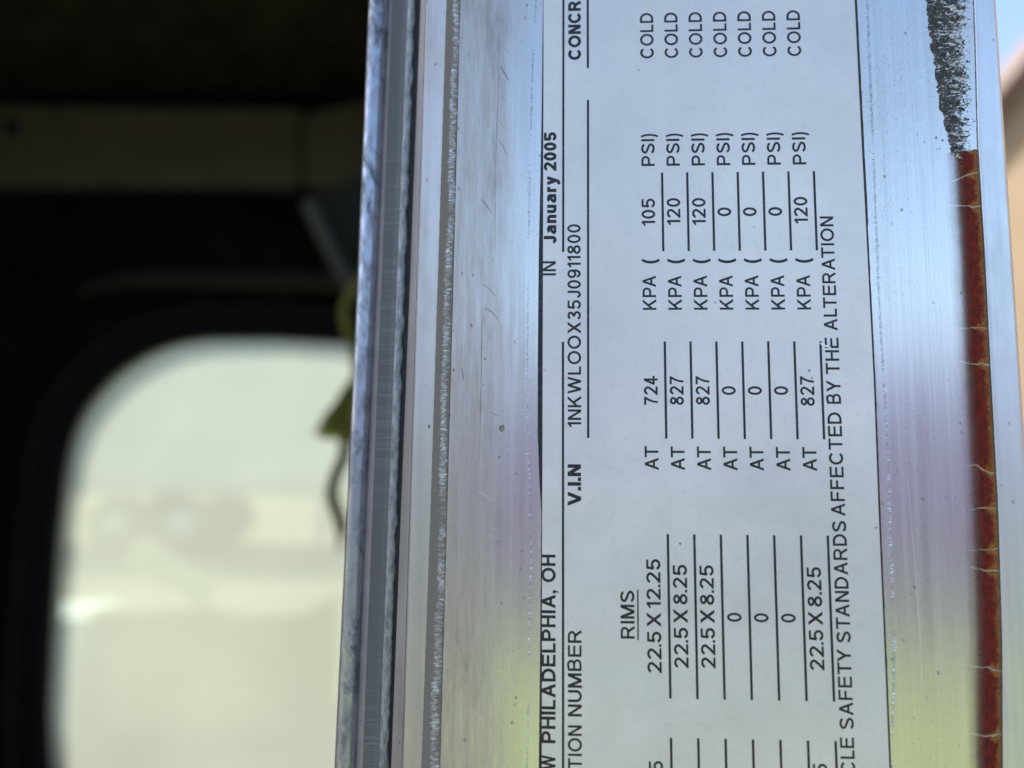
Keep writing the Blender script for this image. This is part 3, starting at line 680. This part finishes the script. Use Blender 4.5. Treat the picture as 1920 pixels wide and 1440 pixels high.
# --- lettering: strokes of constant width, cap height 1, drawn like the sans serif print
def glyph(ch, t):
    h = t / 2; P = []
    def bar(x0, y0, x1, y1, th=None):
        if th is None:
            L = math.hypot(x1 - x0, y1 - y0); th = t * min(1.7, L / max(1e-6, abs(y1 - y0)))
        P.append([[(x0 - th / 2, y0), (x0 + th / 2, y0), (x1 + th / 2, y1), (x1 - th / 2, y1)]])
    def hr(x0, x1, yc, tt=None):
        k = (tt or t * 0.92) / 2; P.append([[(x0, yc - k), (x1, yc - k), (x1, yc + k), (x0, yc + k)]])
    def crv(pts, tt=None, closed=False):
        k = (tt or t) / 2; n = len(pts); Lf = []; Rt = []
        for i, p in enumerate(pts):
            if closed: a, b = pts[i - 1], pts[(i + 1) % n]
            else: a, b = pts[max(i - 1, 0)], pts[min(i + 1, n - 1)]
            dx, dy = b[0] - a[0], b[1] - a[1]; L = math.hypot(dx, dy) or 1
            Lf.append((p[0] - dy / L * k, p[1] + dx / L * k)); Rt.append((p[0] + dy / L * k, p[1] - dx / L * k))
        quads = []
        for i in range(n if closed else n - 1):
            j = (i + 1) % n; quads.append([Rt[i], Rt[j], Lf[j], Lf[i]])
        P.append(quads)
    def arc(cx, cy, rx, ry, a0, a1, n=18):
        return [(cx + rx * math.cos(R(a0 + (a1 - a0) * k / n)), cy + ry * math.sin(R(a0 + (a1 - a0) * k / n))) for k in range(n + 1)]
    W = {'A': .90, 'B': .78, 'C': .92, 'D': .84, 'E': .76, 'F': .70, 'H': .78, 'I': t, 'J': .56, 'K': .86, 'L': .62, 'M': .94, 'N': .78, 'O': 1.0, 'P': .77, 'R': .86, 'S': .80, 'T': .82, 'U': .78, 'V': .92, 'W': 1.26, 'X': .88, 'Y': .88,
         '0': .66, '1': .36, '2': .68, '3': .67, '4': .70, '5': .68, '7': .66, '8': .68, '9': .67, '.': t * 1.05, ',': t * 1.05, '(': .25, ')': .25, 'a': .68, 'n': .60, 'u': .60, 'r': .38, 'y': .68, ' ': .30}
    w = W[ch]; X = 0.735
    if ch == 'A': d = .27; bar(h * 1.08, 0, w / 2, 1); bar(w - h * 1.08, 0, w / 2, 1); hr(w * .22, w * .78, .345)
    elif ch == 'B':
        bar(h, 0, h, 1); r1, r2 = .235, .262
        crv([(t * .5, 1 - h * .92)] + arc(w - r1 - h - .05, .765, r1, .765 - .54 - .0, 90, -90, 12) + [(t * .5, .54)], t * .95)
        crv([(t * .5, .54)] + arc(w - r2 - h, .27 + h * .46, r2, .27 - h * .46, 90, -90, 12) + [(t * .5, h * .92)], t * .95)
    elif ch == 'C': crv(arc(w * .52, .5, w * .52 - h, .5 - h + .015, 40, 322, 34))
    elif ch == 'D': bar(h, 0, h, 1); crv([(t * .5, 1 - h * .95)] + arc(w * .40, .5, w * .60 - h, .5 - h * .95, 90, -90, 22) + [(t * .5, h * .95)])
    elif ch == 'E': bar(h, 0, h, 1); hr(t * .5, w, 1 - h * .92); hr(t * .5, w * .95, .53); hr(t * .5, w, h * .92)
    elif ch == 'F': bar(h, 0, h, 1); hr(t * .5, w, 1 - h * .92); hr(t * .5, w * .9, .50)
    elif ch == 'H': bar(h, 0, h, 1); bar(w - h, 0, w - h, 1); hr(h, w - h, .53)
    elif ch == 'I': bar(h, 0, h, 1)
    elif ch == 'J': bar(w - h, .28, w - h, 1); crv(arc(w / 2, .29, w / 2 - h, .29 - h + .012, 0, -172, 16))
    elif ch == 'K': bar(h, 0, h, 1); bar(t * .7, .32, w - t * .78, 1, t * 1.36); bar(w - t * .66, 0, w * .40, .60, t * 1.25)
    elif ch == 'L': bar(h, 0, h, 1); hr(t * .5, w, h * .92)
    elif ch == 'M': bar(h, 0, h, 1); bar(w - h, 0, w - h, 1); bar(w / 2, 0, h * 1.2, 1, t * 1.15); bar(w / 2, 0, w - h * 1.2, 1, t * 1.15)
    elif ch == 'N': bar(h, 0, h, 1); bar(w - h, 0, w - h, 1); bar(w - h * 1.1, 0, h * 1.1, 1, t * 1.15)
    elif ch in 'O0': crv(arc(w / 2, .5, w / 2 - h, .5 - h + .015, 0, 360, 40)[:-1], closed=True)
    elif ch in 'PR':
        bar(h, 0, h, 1); r = .255 if ch == 'P' else .25; yb = .44 if ch == 'P' else .475
        xe = w if ch == 'P' else w - .07
        crv([(t * .5, 1 - h * .92)] + arc(xe - r - h, (1 - h * .92 + yb) / 2, r, (1 - h * .92 - yb) / 2, 90, -90, 14) + [(t * .5, yb)], t * .95)
        if ch == 'R': crv([(w * .42, yb), (w * .53, yb - .02), (w * .62, yb - .10), (w * .76, .20), (w - h * 1.1, .0)], t * 1.02)
    elif ch == 'S':
        a = arc(w / 2, .735, w / 2 - h - .02, .265 - h + .012, 12, 235, 18); b = arc(w / 2, .268, w / 2 - h, .268 - h + .012, 62, -168, 20)
        crv(a + b)
    elif ch == 'T': bar(w / 2, 0, w / 2, 1); hr(0, w, 1 - h * .92)
    elif ch == 'U': bar(h, .35, h, 1); bar(w - h, .35, w - h, 1); crv(arc(w / 2, .37, w / 2 - h, .37 - h + .012, 180, 360, 20))
    elif ch == 'V': bar(w / 2, 0, h * 1.08, 1); bar(w / 2, 0, w - h * 1.08, 1)
    elif ch == 'W':
        q = w * .27; bar(q, 0, h * 1.05, 1); bar(q, 0, w / 2, 1); bar(w - q, 0, w / 2, 1); bar(w - q, 0, w - h * 1.05, 1)
    elif ch == 'X': bar(h * 1.25, 0, w - h * 1.25, 1, t * 1.28); bar(w - h * 1.25, 0, h * 1.25, 1, t * 1.28)
    elif ch == 'Y': bar(w / 2, 0, w / 2, .44); bar(w / 2, .40, h * 1.15, 1, t * 1.2); bar(w / 2, .40, w - h * 1.15, 1, t * 1.2)
    elif ch == '1': bar(w - h, 0, w - h, 1); crv([(0, .755), (w * .35, .82), (w * .66, .92), (w - h, 1.0)], t * .86)
    elif ch == '2': crv(arc(w / 2, .715, w / 2 - h, .285 - h + .012, 172, -32, 18) + [(w * .60, .40), (w * .32, .20), (h * 1.2, .055)]); hr(0, w, h * .92)
    elif ch == '3': crv(arc(w / 2 - .01, .76, w / 2 - h - .03, .24 - h + .012, 165, -80, 16)); crv(arc(w / 2, .275, w / 2 - h, .275 - h + .012, 95, -165, 18)); hr(w * .38, w * .58, .535)
    elif ch == '4': bar(w - t * 1.75, 0, w - t * 1.75, 1); hr(0, w, .285); bar(h * .8, .27, w - t * 1.9, .97, t * 1.15)
    elif ch == '5': hr(w * .18, w * .95, 1 - h * .92); bar(h * 1.05, .475, w * .22, 1, t); crv([(h * 1.0, .50)] + arc(w / 2 - .01, .33, w / 2 - h + .01, .33 - h + .012, 125, -165, 20))
    elif ch == '7': hr(0, w, 1 - h * .92); crv([(w - h * .9, .93), (w * .62, .66), (w * .42, .33), (w * .34, 0)])
    elif ch == '8': crv(arc(w / 2, .765, w / 2 - h - .035, .235 - h + .012, 0, 360, 26)[:-1], closed=True); crv(arc(w / 2, .277, w / 2 - h, .277 - h + .012, 0, 360, 28)[:-1], closed=True)
    elif ch == '9': crv(arc(w / 2 - .01, .67, w / 2 - h, .33 - h + .012, 0, 360, 28)[:-1], closed=True); crv(arc(w / 2, .46, w / 2 - h, .46 - h + .012, 28, -155, 20))
    elif ch == '.': hr(0, w, t * .5, t)
    elif ch == ',': hr(0, w, t * .5, t); bar(w * .3, -t * 1.1, w * .72, 0, t * .45)
    elif ch == '(': crv(arc(w + .45, .365, w + .45 - h, 1.05, 142, 218, 18), t * .9)
    elif ch == ')': crv(arc(-.45, .365, w + .45 - h, 1.05, 38, -38, 18), t * .9)
    elif ch == 'a':
        bar(w - t * .62, 0.02, w - t * .62, .55); crv(arc(w * .50, X - .20, w * .5 - t * .62, .20 - h + .01, 160, 0, 14))
        crv([(w - t * .62, .43), (w * .55, .405), (w * .30, .36)] + arc(w * .36, .20, w * .36 - h, .20 - h + .01, 120, 300, 12) + [(w * .68, .10), (w - t * .62, .26)], t * .92)
    elif ch == 'n': bar(h, 0, h, X); crv(arc(w / 2, X - .26, w / 2 - h, .26 - h + .01, 180, 0, 16)); bar(w - h, 0, w - h, X - .25)
    elif ch == 'u': bar(w - h, 0, w - h, X); crv(arc(w / 2, .26, w / 2 - h, .26 - h + .01, 180, 360, 16)); bar(h, .25, h, X)
    elif ch == 'r': bar(h, 0, h, X); crv([(h, X - .28), (h * 1.3, X - .14), (w * .6, X - h + .005), (w, X - h * 1.15)])
    elif ch == 'y': bar(w / 2, 0.02, h * 1.1, X); crv([(w - h * 1.1, X), (w / 2, .02), (w * .42, -.16), (w * .26, -.20), (w * .08, -.19)])
    return w, P
WT = {'r': .166, 'm': .198, 'b': .235}
def lettering(s, wt, ub, v0, v1, cap, fit=None):
    """s reads upwards: baseline at x = ub mm from z = v0 to z = v1; fit: the part of s that fills v0..v1"""
    t = WT[wt]; gap = {'r': .155, 'm': .13, 'b': .115}[wt]
    def lay(q):
        x = 0.0; res = []
        for i, ch in enumerate(q):
            g = glyph(ch, t); 
            if i: x += gap * (0.25 if (q[i - 1] + ch) in ('AT', 'TA', 'LT', 'PA', 'TY', 'AV') else (0.6 if ch in '.,' or q[i-1] in '.,' else 1)) if ch != ' ' and q[i - 1] != ' ' else 0
            res.append((x, g)); x += g[0]
        return res, x
    fitw = lay(fit or s)[1]; res, tot = lay(s); k = (v1 - v0) / fitw
    off = v0
    if fit and not s.startswith(fit): off = v1 - tot * k
    v = []; f = []; m = 0
    for x, (gw, strokes) in res:
        for quads in strokes:
            m += 1; y = LY - 0.020 - 0.0012 * (m % 5)
            for q in quads:
                b = len(v)
                for (a, c) in q: v.append((ub - c * cap, y, off + (x + a) * k))
                f.append((b, b + 1, b + 2, b + 3))
    mesh_obj('lettering', v, f, INK, sticker, False, None, MM)
C0, DU, CAP = 21.78, 4.836, 2.56
col4 = [('105', 45.5, 50.9), ('120', 45.65, 50.95), ('120', 45.6, 50.92), ('0', 47.27, 49.0), ('0', 47.25, 49.0), ('0', 47.26, 49.0), ('120', 45.75, 50.98)]
col5 = [('724', 10.85, 16.34), ('827', 10.87, 16.28), ('827', 10.88, 16.28), ('0', 12.77, 14.42), ('0', 12.78, 14.42), ('0', 12.79, 14.43), ('827', 10.75, 16.3)]
col6 = [('22.5 X 12.25', -37.79, -17.57), ('22.5 X 8.25', -36.87, -18.54), ('22.5 X 8.25', -36.8, -18.58), ('0', -28.59, -26.98), ('0', -28.59, -27.0), ('0', -28.58, -27.0), ('22.5 X 8.25', -36.84, -18.67)]
for i in range(7):
    ub = C0 + DU * i
    lettering('COLD', 'r', ub + 0.12 - 0.05 * i, 79.5, 89.02, CAP + .06)
    lettering('PSI)', 'r', ub, 57.44, 63.97, CAP)
    lettering('(', 'r', ub - .1, 38.0, 38.88, CAP)
    lettering('KPA', 'r', ub - .1, 29.0, 35.64, CAP)
    lettering('AT', 'r', ub - .1, -1.30, 3.12, CAP)
    for c in (col4, col5, col6): lettering(c[i][0], 'r', ub - .08, c[i][1], c[i][2], CAP)
    for z0, z1 in ((40.45, 56.08), (4.54, 22.92), (-42.21, -13.03), (-80.0, -48.96)):
        x = 23.17 + DU * i
        mesh_obj('printed_line', [(x - .22, LY - .022, z0), (x + .22, LY - .022, z0), (x + .22, LY - .022, z1), (x - .22, LY - .022, z1)], [(0, 1, 2, 3)], INK, sticker, scale=MM)
lettering('5', 'r', 21.66, -54.72, -53.0, 2.5); lettering('5', 'r', 50.55, -54.55, -52.84, 2.5)
lettering('RIMS', 'r', 16.88, -31.84, -23.29, 2.52)
lettering('CONCRETE', 'b', 7.55, 79.44, 91.93, 2.50, 'CONCR')
lettering('NEW', 'm', 2.5, -54.95, -52.42, 2.58, 'W'); lettering('PHILADELPHIA,', 'm', 2.5, -50.35, -23.4, 2.58); lettering('OH', 'm', 2.5, -21.97, -16.98, 2.6)
lettering('IN', 'r', 2.58, 35.79, 38.59, 2.55)
lettering('January', 'b', 2.68, 42.04, 55.65, 2.44); lettering('2005', 'b', 2.68, 56.66, 64.53, 2.44)
lettering('1NKWLOOX35J0911800', 'r', 7.33, 6.65, 45.9, 2.52)
lettering('V.I.N', 'b', 7.25, -8.0, -0.33, 2.48)
lettering('NUMBER', 'r', 7.22, -45.64, -30.43, 2.48); lettering('IDENTIFICATION', 'r', 7.22, -54.74, -47.18, 2.48, 'TION')
lettering('VEHICLE', 'r', 55.4, -54.45, -48.3, 2.46, 'CLE'); lettering('SAFETY', 'r', 55.48, -46.91, -33.1, 2.48)
lettering('STANDARDS', 'r', 55.55, -31.97, -10.33, 2.5); lettering('AFFECTED', 'r', 55.5, -9.44, 9.56, 2.54)
lettering('BY', 'r', 55.55, 11.15, 15.55, 2.56); lettering('THE', 'r', 55.55, 16.72, 23.61, 2.56); lettering('ALTERATION', 'r', 55.47, 24.97, 47.08, 2.5)
def rule(xa, za, xb, zb, wd=0.43):
    mesh_obj('printed_line', [(xa - wd / 2, LY - .022, za), (xa + wd / 2, LY - .022, za), (xb + wd / 2, LY - .022, zb), (xb - wd / 2, LY - .022, zb)], [(0, 1, 2, 3)], INK, sticker, scale=MM)
rule(3.99, 40.4, 4.16, 125); rule(3.80, -110, 3.92, 22.85); rule(8.63, 4.6, 8.91, 71.1); rule(8.92, 77.7, 9.0, 125); rule(17.5, -32.1, 17.55, -23.1, 0.26)

# ------------------------------------------------------------------ scratches, nicks and tool marks on the bare metal
SCRATCH = simple('scratch_grime', (0.26, 0.24, 0.23), 0.6, 0.2, 0.3, 800, bdist=0.0001)
SCRATCH_PALE = alu_clean('fresh_scratch', (0.92, 0.92, 0.93), 0.3, 0.0)
TOOL = simple('tool_mark_grey', (0.36, 0.35, 0.34), 0.5, 0.5, 0.3, 800, bdist=0.0001)
SPOT = simple('brown_spot', (0.25, 0.205, 0.16), 0.8, 0, 0.6, 1500, bdist=0.0001)
def sliver(pts, wd, mat, y=-0.012, parent=None, name='scratch'):
    n = 5; q = catmull([(a, 0, b) for a, b in pts], n); v = []; f = []
    for i, p in enumerate(q):
        t = (q[min(i + 1, len(q) - 1)] - q[max(i - 1, 0)]).normalized(); w_ = wd * 0.5 * (0.25 + 0.75 * math.sin(math.pi * (i + 0.5) / len(q))) * (1 + 0.5 * nz(p.x * 3, p.z * 3))
        v += [(p.x - t.z * w_, y, p.z + t.x * w_), (p.x + t.z * w_, y, p.z - t.x * w_)]
    for i in range(len(q) - 1): f.append((2 * i, 2 * i + 1, 2 * i + 3, 2 * i + 2))
    return mesh_obj(name, v, f, mat, parent or door, False, None, MM)
for p_, w_ in (
    ([(-8.61, 83.39), (-7.75, 82.47), (-7.0, 81.11)], 0.10),
    ([(-8.58, 78.56), (-7.61, 76.98), (-6.64, 75.18)], 0.26),
    ([(-8.21, 72.2), (-7.46, 71.08)], 0.10),
    ([(-8.6, 67.34), (-7.63, 65.57)], 0.10),
    ([(-8.67, 63.06), (-7.82, 61.85), (-7.07, 60.1)], 0.18),
    ([(-12.23, 51.16), (-11.07, 50.07), (-10.12, 48.45)], 0.20),
    ([(-11.85, 34.24), (-10.39, 33.29), (-9.14, 31.82)], 0.14),
    ([(-11.28, 29.52), (-9.73, 28.69), (-8.18, 26.81)], 0.16),
    ([(-10.07, 9.38), (-8.95, 8.98), (-7.73, 8.48)], 0.10),
    ([(-5.49, 23.18), (-4.78, 22.26)], 0.12),
    ([(-9.11, 66.14), (-8.79, 65.26)], 0.08),
    ([(-15.25, 17.83), (-15.02, 15.58)], 0.22),
): sliver(p_, w_, SCRATCH)
sliver([(-8.74, 85.65), (-8.85, 72.21), (-9.17, 60.12), (-9.21, 39.71)], 0.10, SCRATCH)
sliver([(-11.67, 27.13), (-11.64, 14.76), (-11.8, 0.62)], 0.10, SCRATCH)
for p_, w_ in (
    ([(-12.14, -5.55), (-10.73, -6.14), (-9.32, -7.31)], 0.12),
    ([(-10.07, -11.74), (-8.17, -13.0)], 0.08),
    ([(-9.56, -13.21), (-8.06, -14.37)], 0.08),
    ([(67.12, 2.34), (67.25, -8.62), (67.66, -21.29), (67.88, -33.81), (67.59, -41.17)], 0.16),
    ([(68.56, -38.68), (66.41, -40.74), (64.26, -42.69)], 0.08),
    ([(67.63, 26.98), (67.63, 16.9)], 0.08),
): sliver(p_, w_, SCRATCH_PALE)
right_track = [(-49.1, 62.01), (-39.98, 62.72), (-30.72, 63.34), (-21.34, 63.4), (-7.21, 63.59), (5.47, 63.69), (15.39, 63.66), (25.46, 63.44), (39.31, 63.47), (68.96, 63.68)]
left_track = [(-54.75, -2.65), (-37.1, -2.32), (-18.0, -2.1), (-3.3, -2.34), (8.7, -2.89), (25.04, -2.85), (39.67, -2.7), (58.96, -2.45), (75.44, -2.09), (92.31, -1.39)]
def chatter(track, z0, z1, pitch, wd, dens, seed):
    """a row of small slanted tool marks, uncountable: one part"""
    g = random.Random(seed); v = []; f = []; mi = []; z = z0
    while z < z1:
        z += pitch * g.uniform(0.5, 1.6)
        if nz(z * 0.09, seed) + 0.5 < 1 - dens + 0.25 * g.random(): continue
        x = lerp_tab(track, z) + g.uniform(-.12, .12); l_ = wd * g.uniform(0.4, 1.1); t = g.uniform(0.05, 0.11); sl = g.uniform(0.1, 0.45) * l_
        b = len(v); v += [(x - l_ / 2, -0.030, z - sl), (x + l_ / 2, -0.030, z), (x + l_ / 2, -0.008, z + t), (x - l_ / 2, -0.008, z + t - sl)]
        f.append((b, b + 1, b + 2, b + 3)); mi.append(0 if g.random() < 0.72 else 1)
    o = mesh_obj('tool_marks', v, f, TOOL, door, False, None, MM); o.data.materials.append(SCRATCH_PALE)
    o.data.polygons.foreach_set('material_index', mi); o['kind'] = 'stuff'
chatter(right_track, -100, 95, 0.17, 0.55, 1.0, 3)
chatter(left_track, -80, 110, 0.20, 0.45, 0.75, 8)
def spot(x, z, r_, mat, parent, y=-0.014, sd=0):
    v = [(x, y, z)] + [(x + math.cos(q * .4488) * r_ * (1 + .5 * nz(q * 1.3, sd)), y, z + math.sin(q * .4488) * r_ * (1.2 + .5 * nz(q * 1.1, sd + 5))) for q in range(14)]
    mesh_obj('stain_spot', v, [(0, i + 1, (i + 1) % 14 + 1) for i in range(14)], mat, parent, False, None, MM)
spot(-7.62, 6.36, 0.55, SPOT, door, sd=1)

for k_, (a_, b_, r_) in enumerate(([(49.94, 17.38, 0.22), (50.38, 15.97, 0.16), (18.86, 77.1, 0.14)])): spot(a_, b_, r_, SPOT, sticker, LY - 0.03, k_ + 3)
sliver([(51.9, 22.63), (52.97, 22.13), (54.13, 21.72)], 0.28, SCRATCH_PALE, LY - 0.03, sticker)
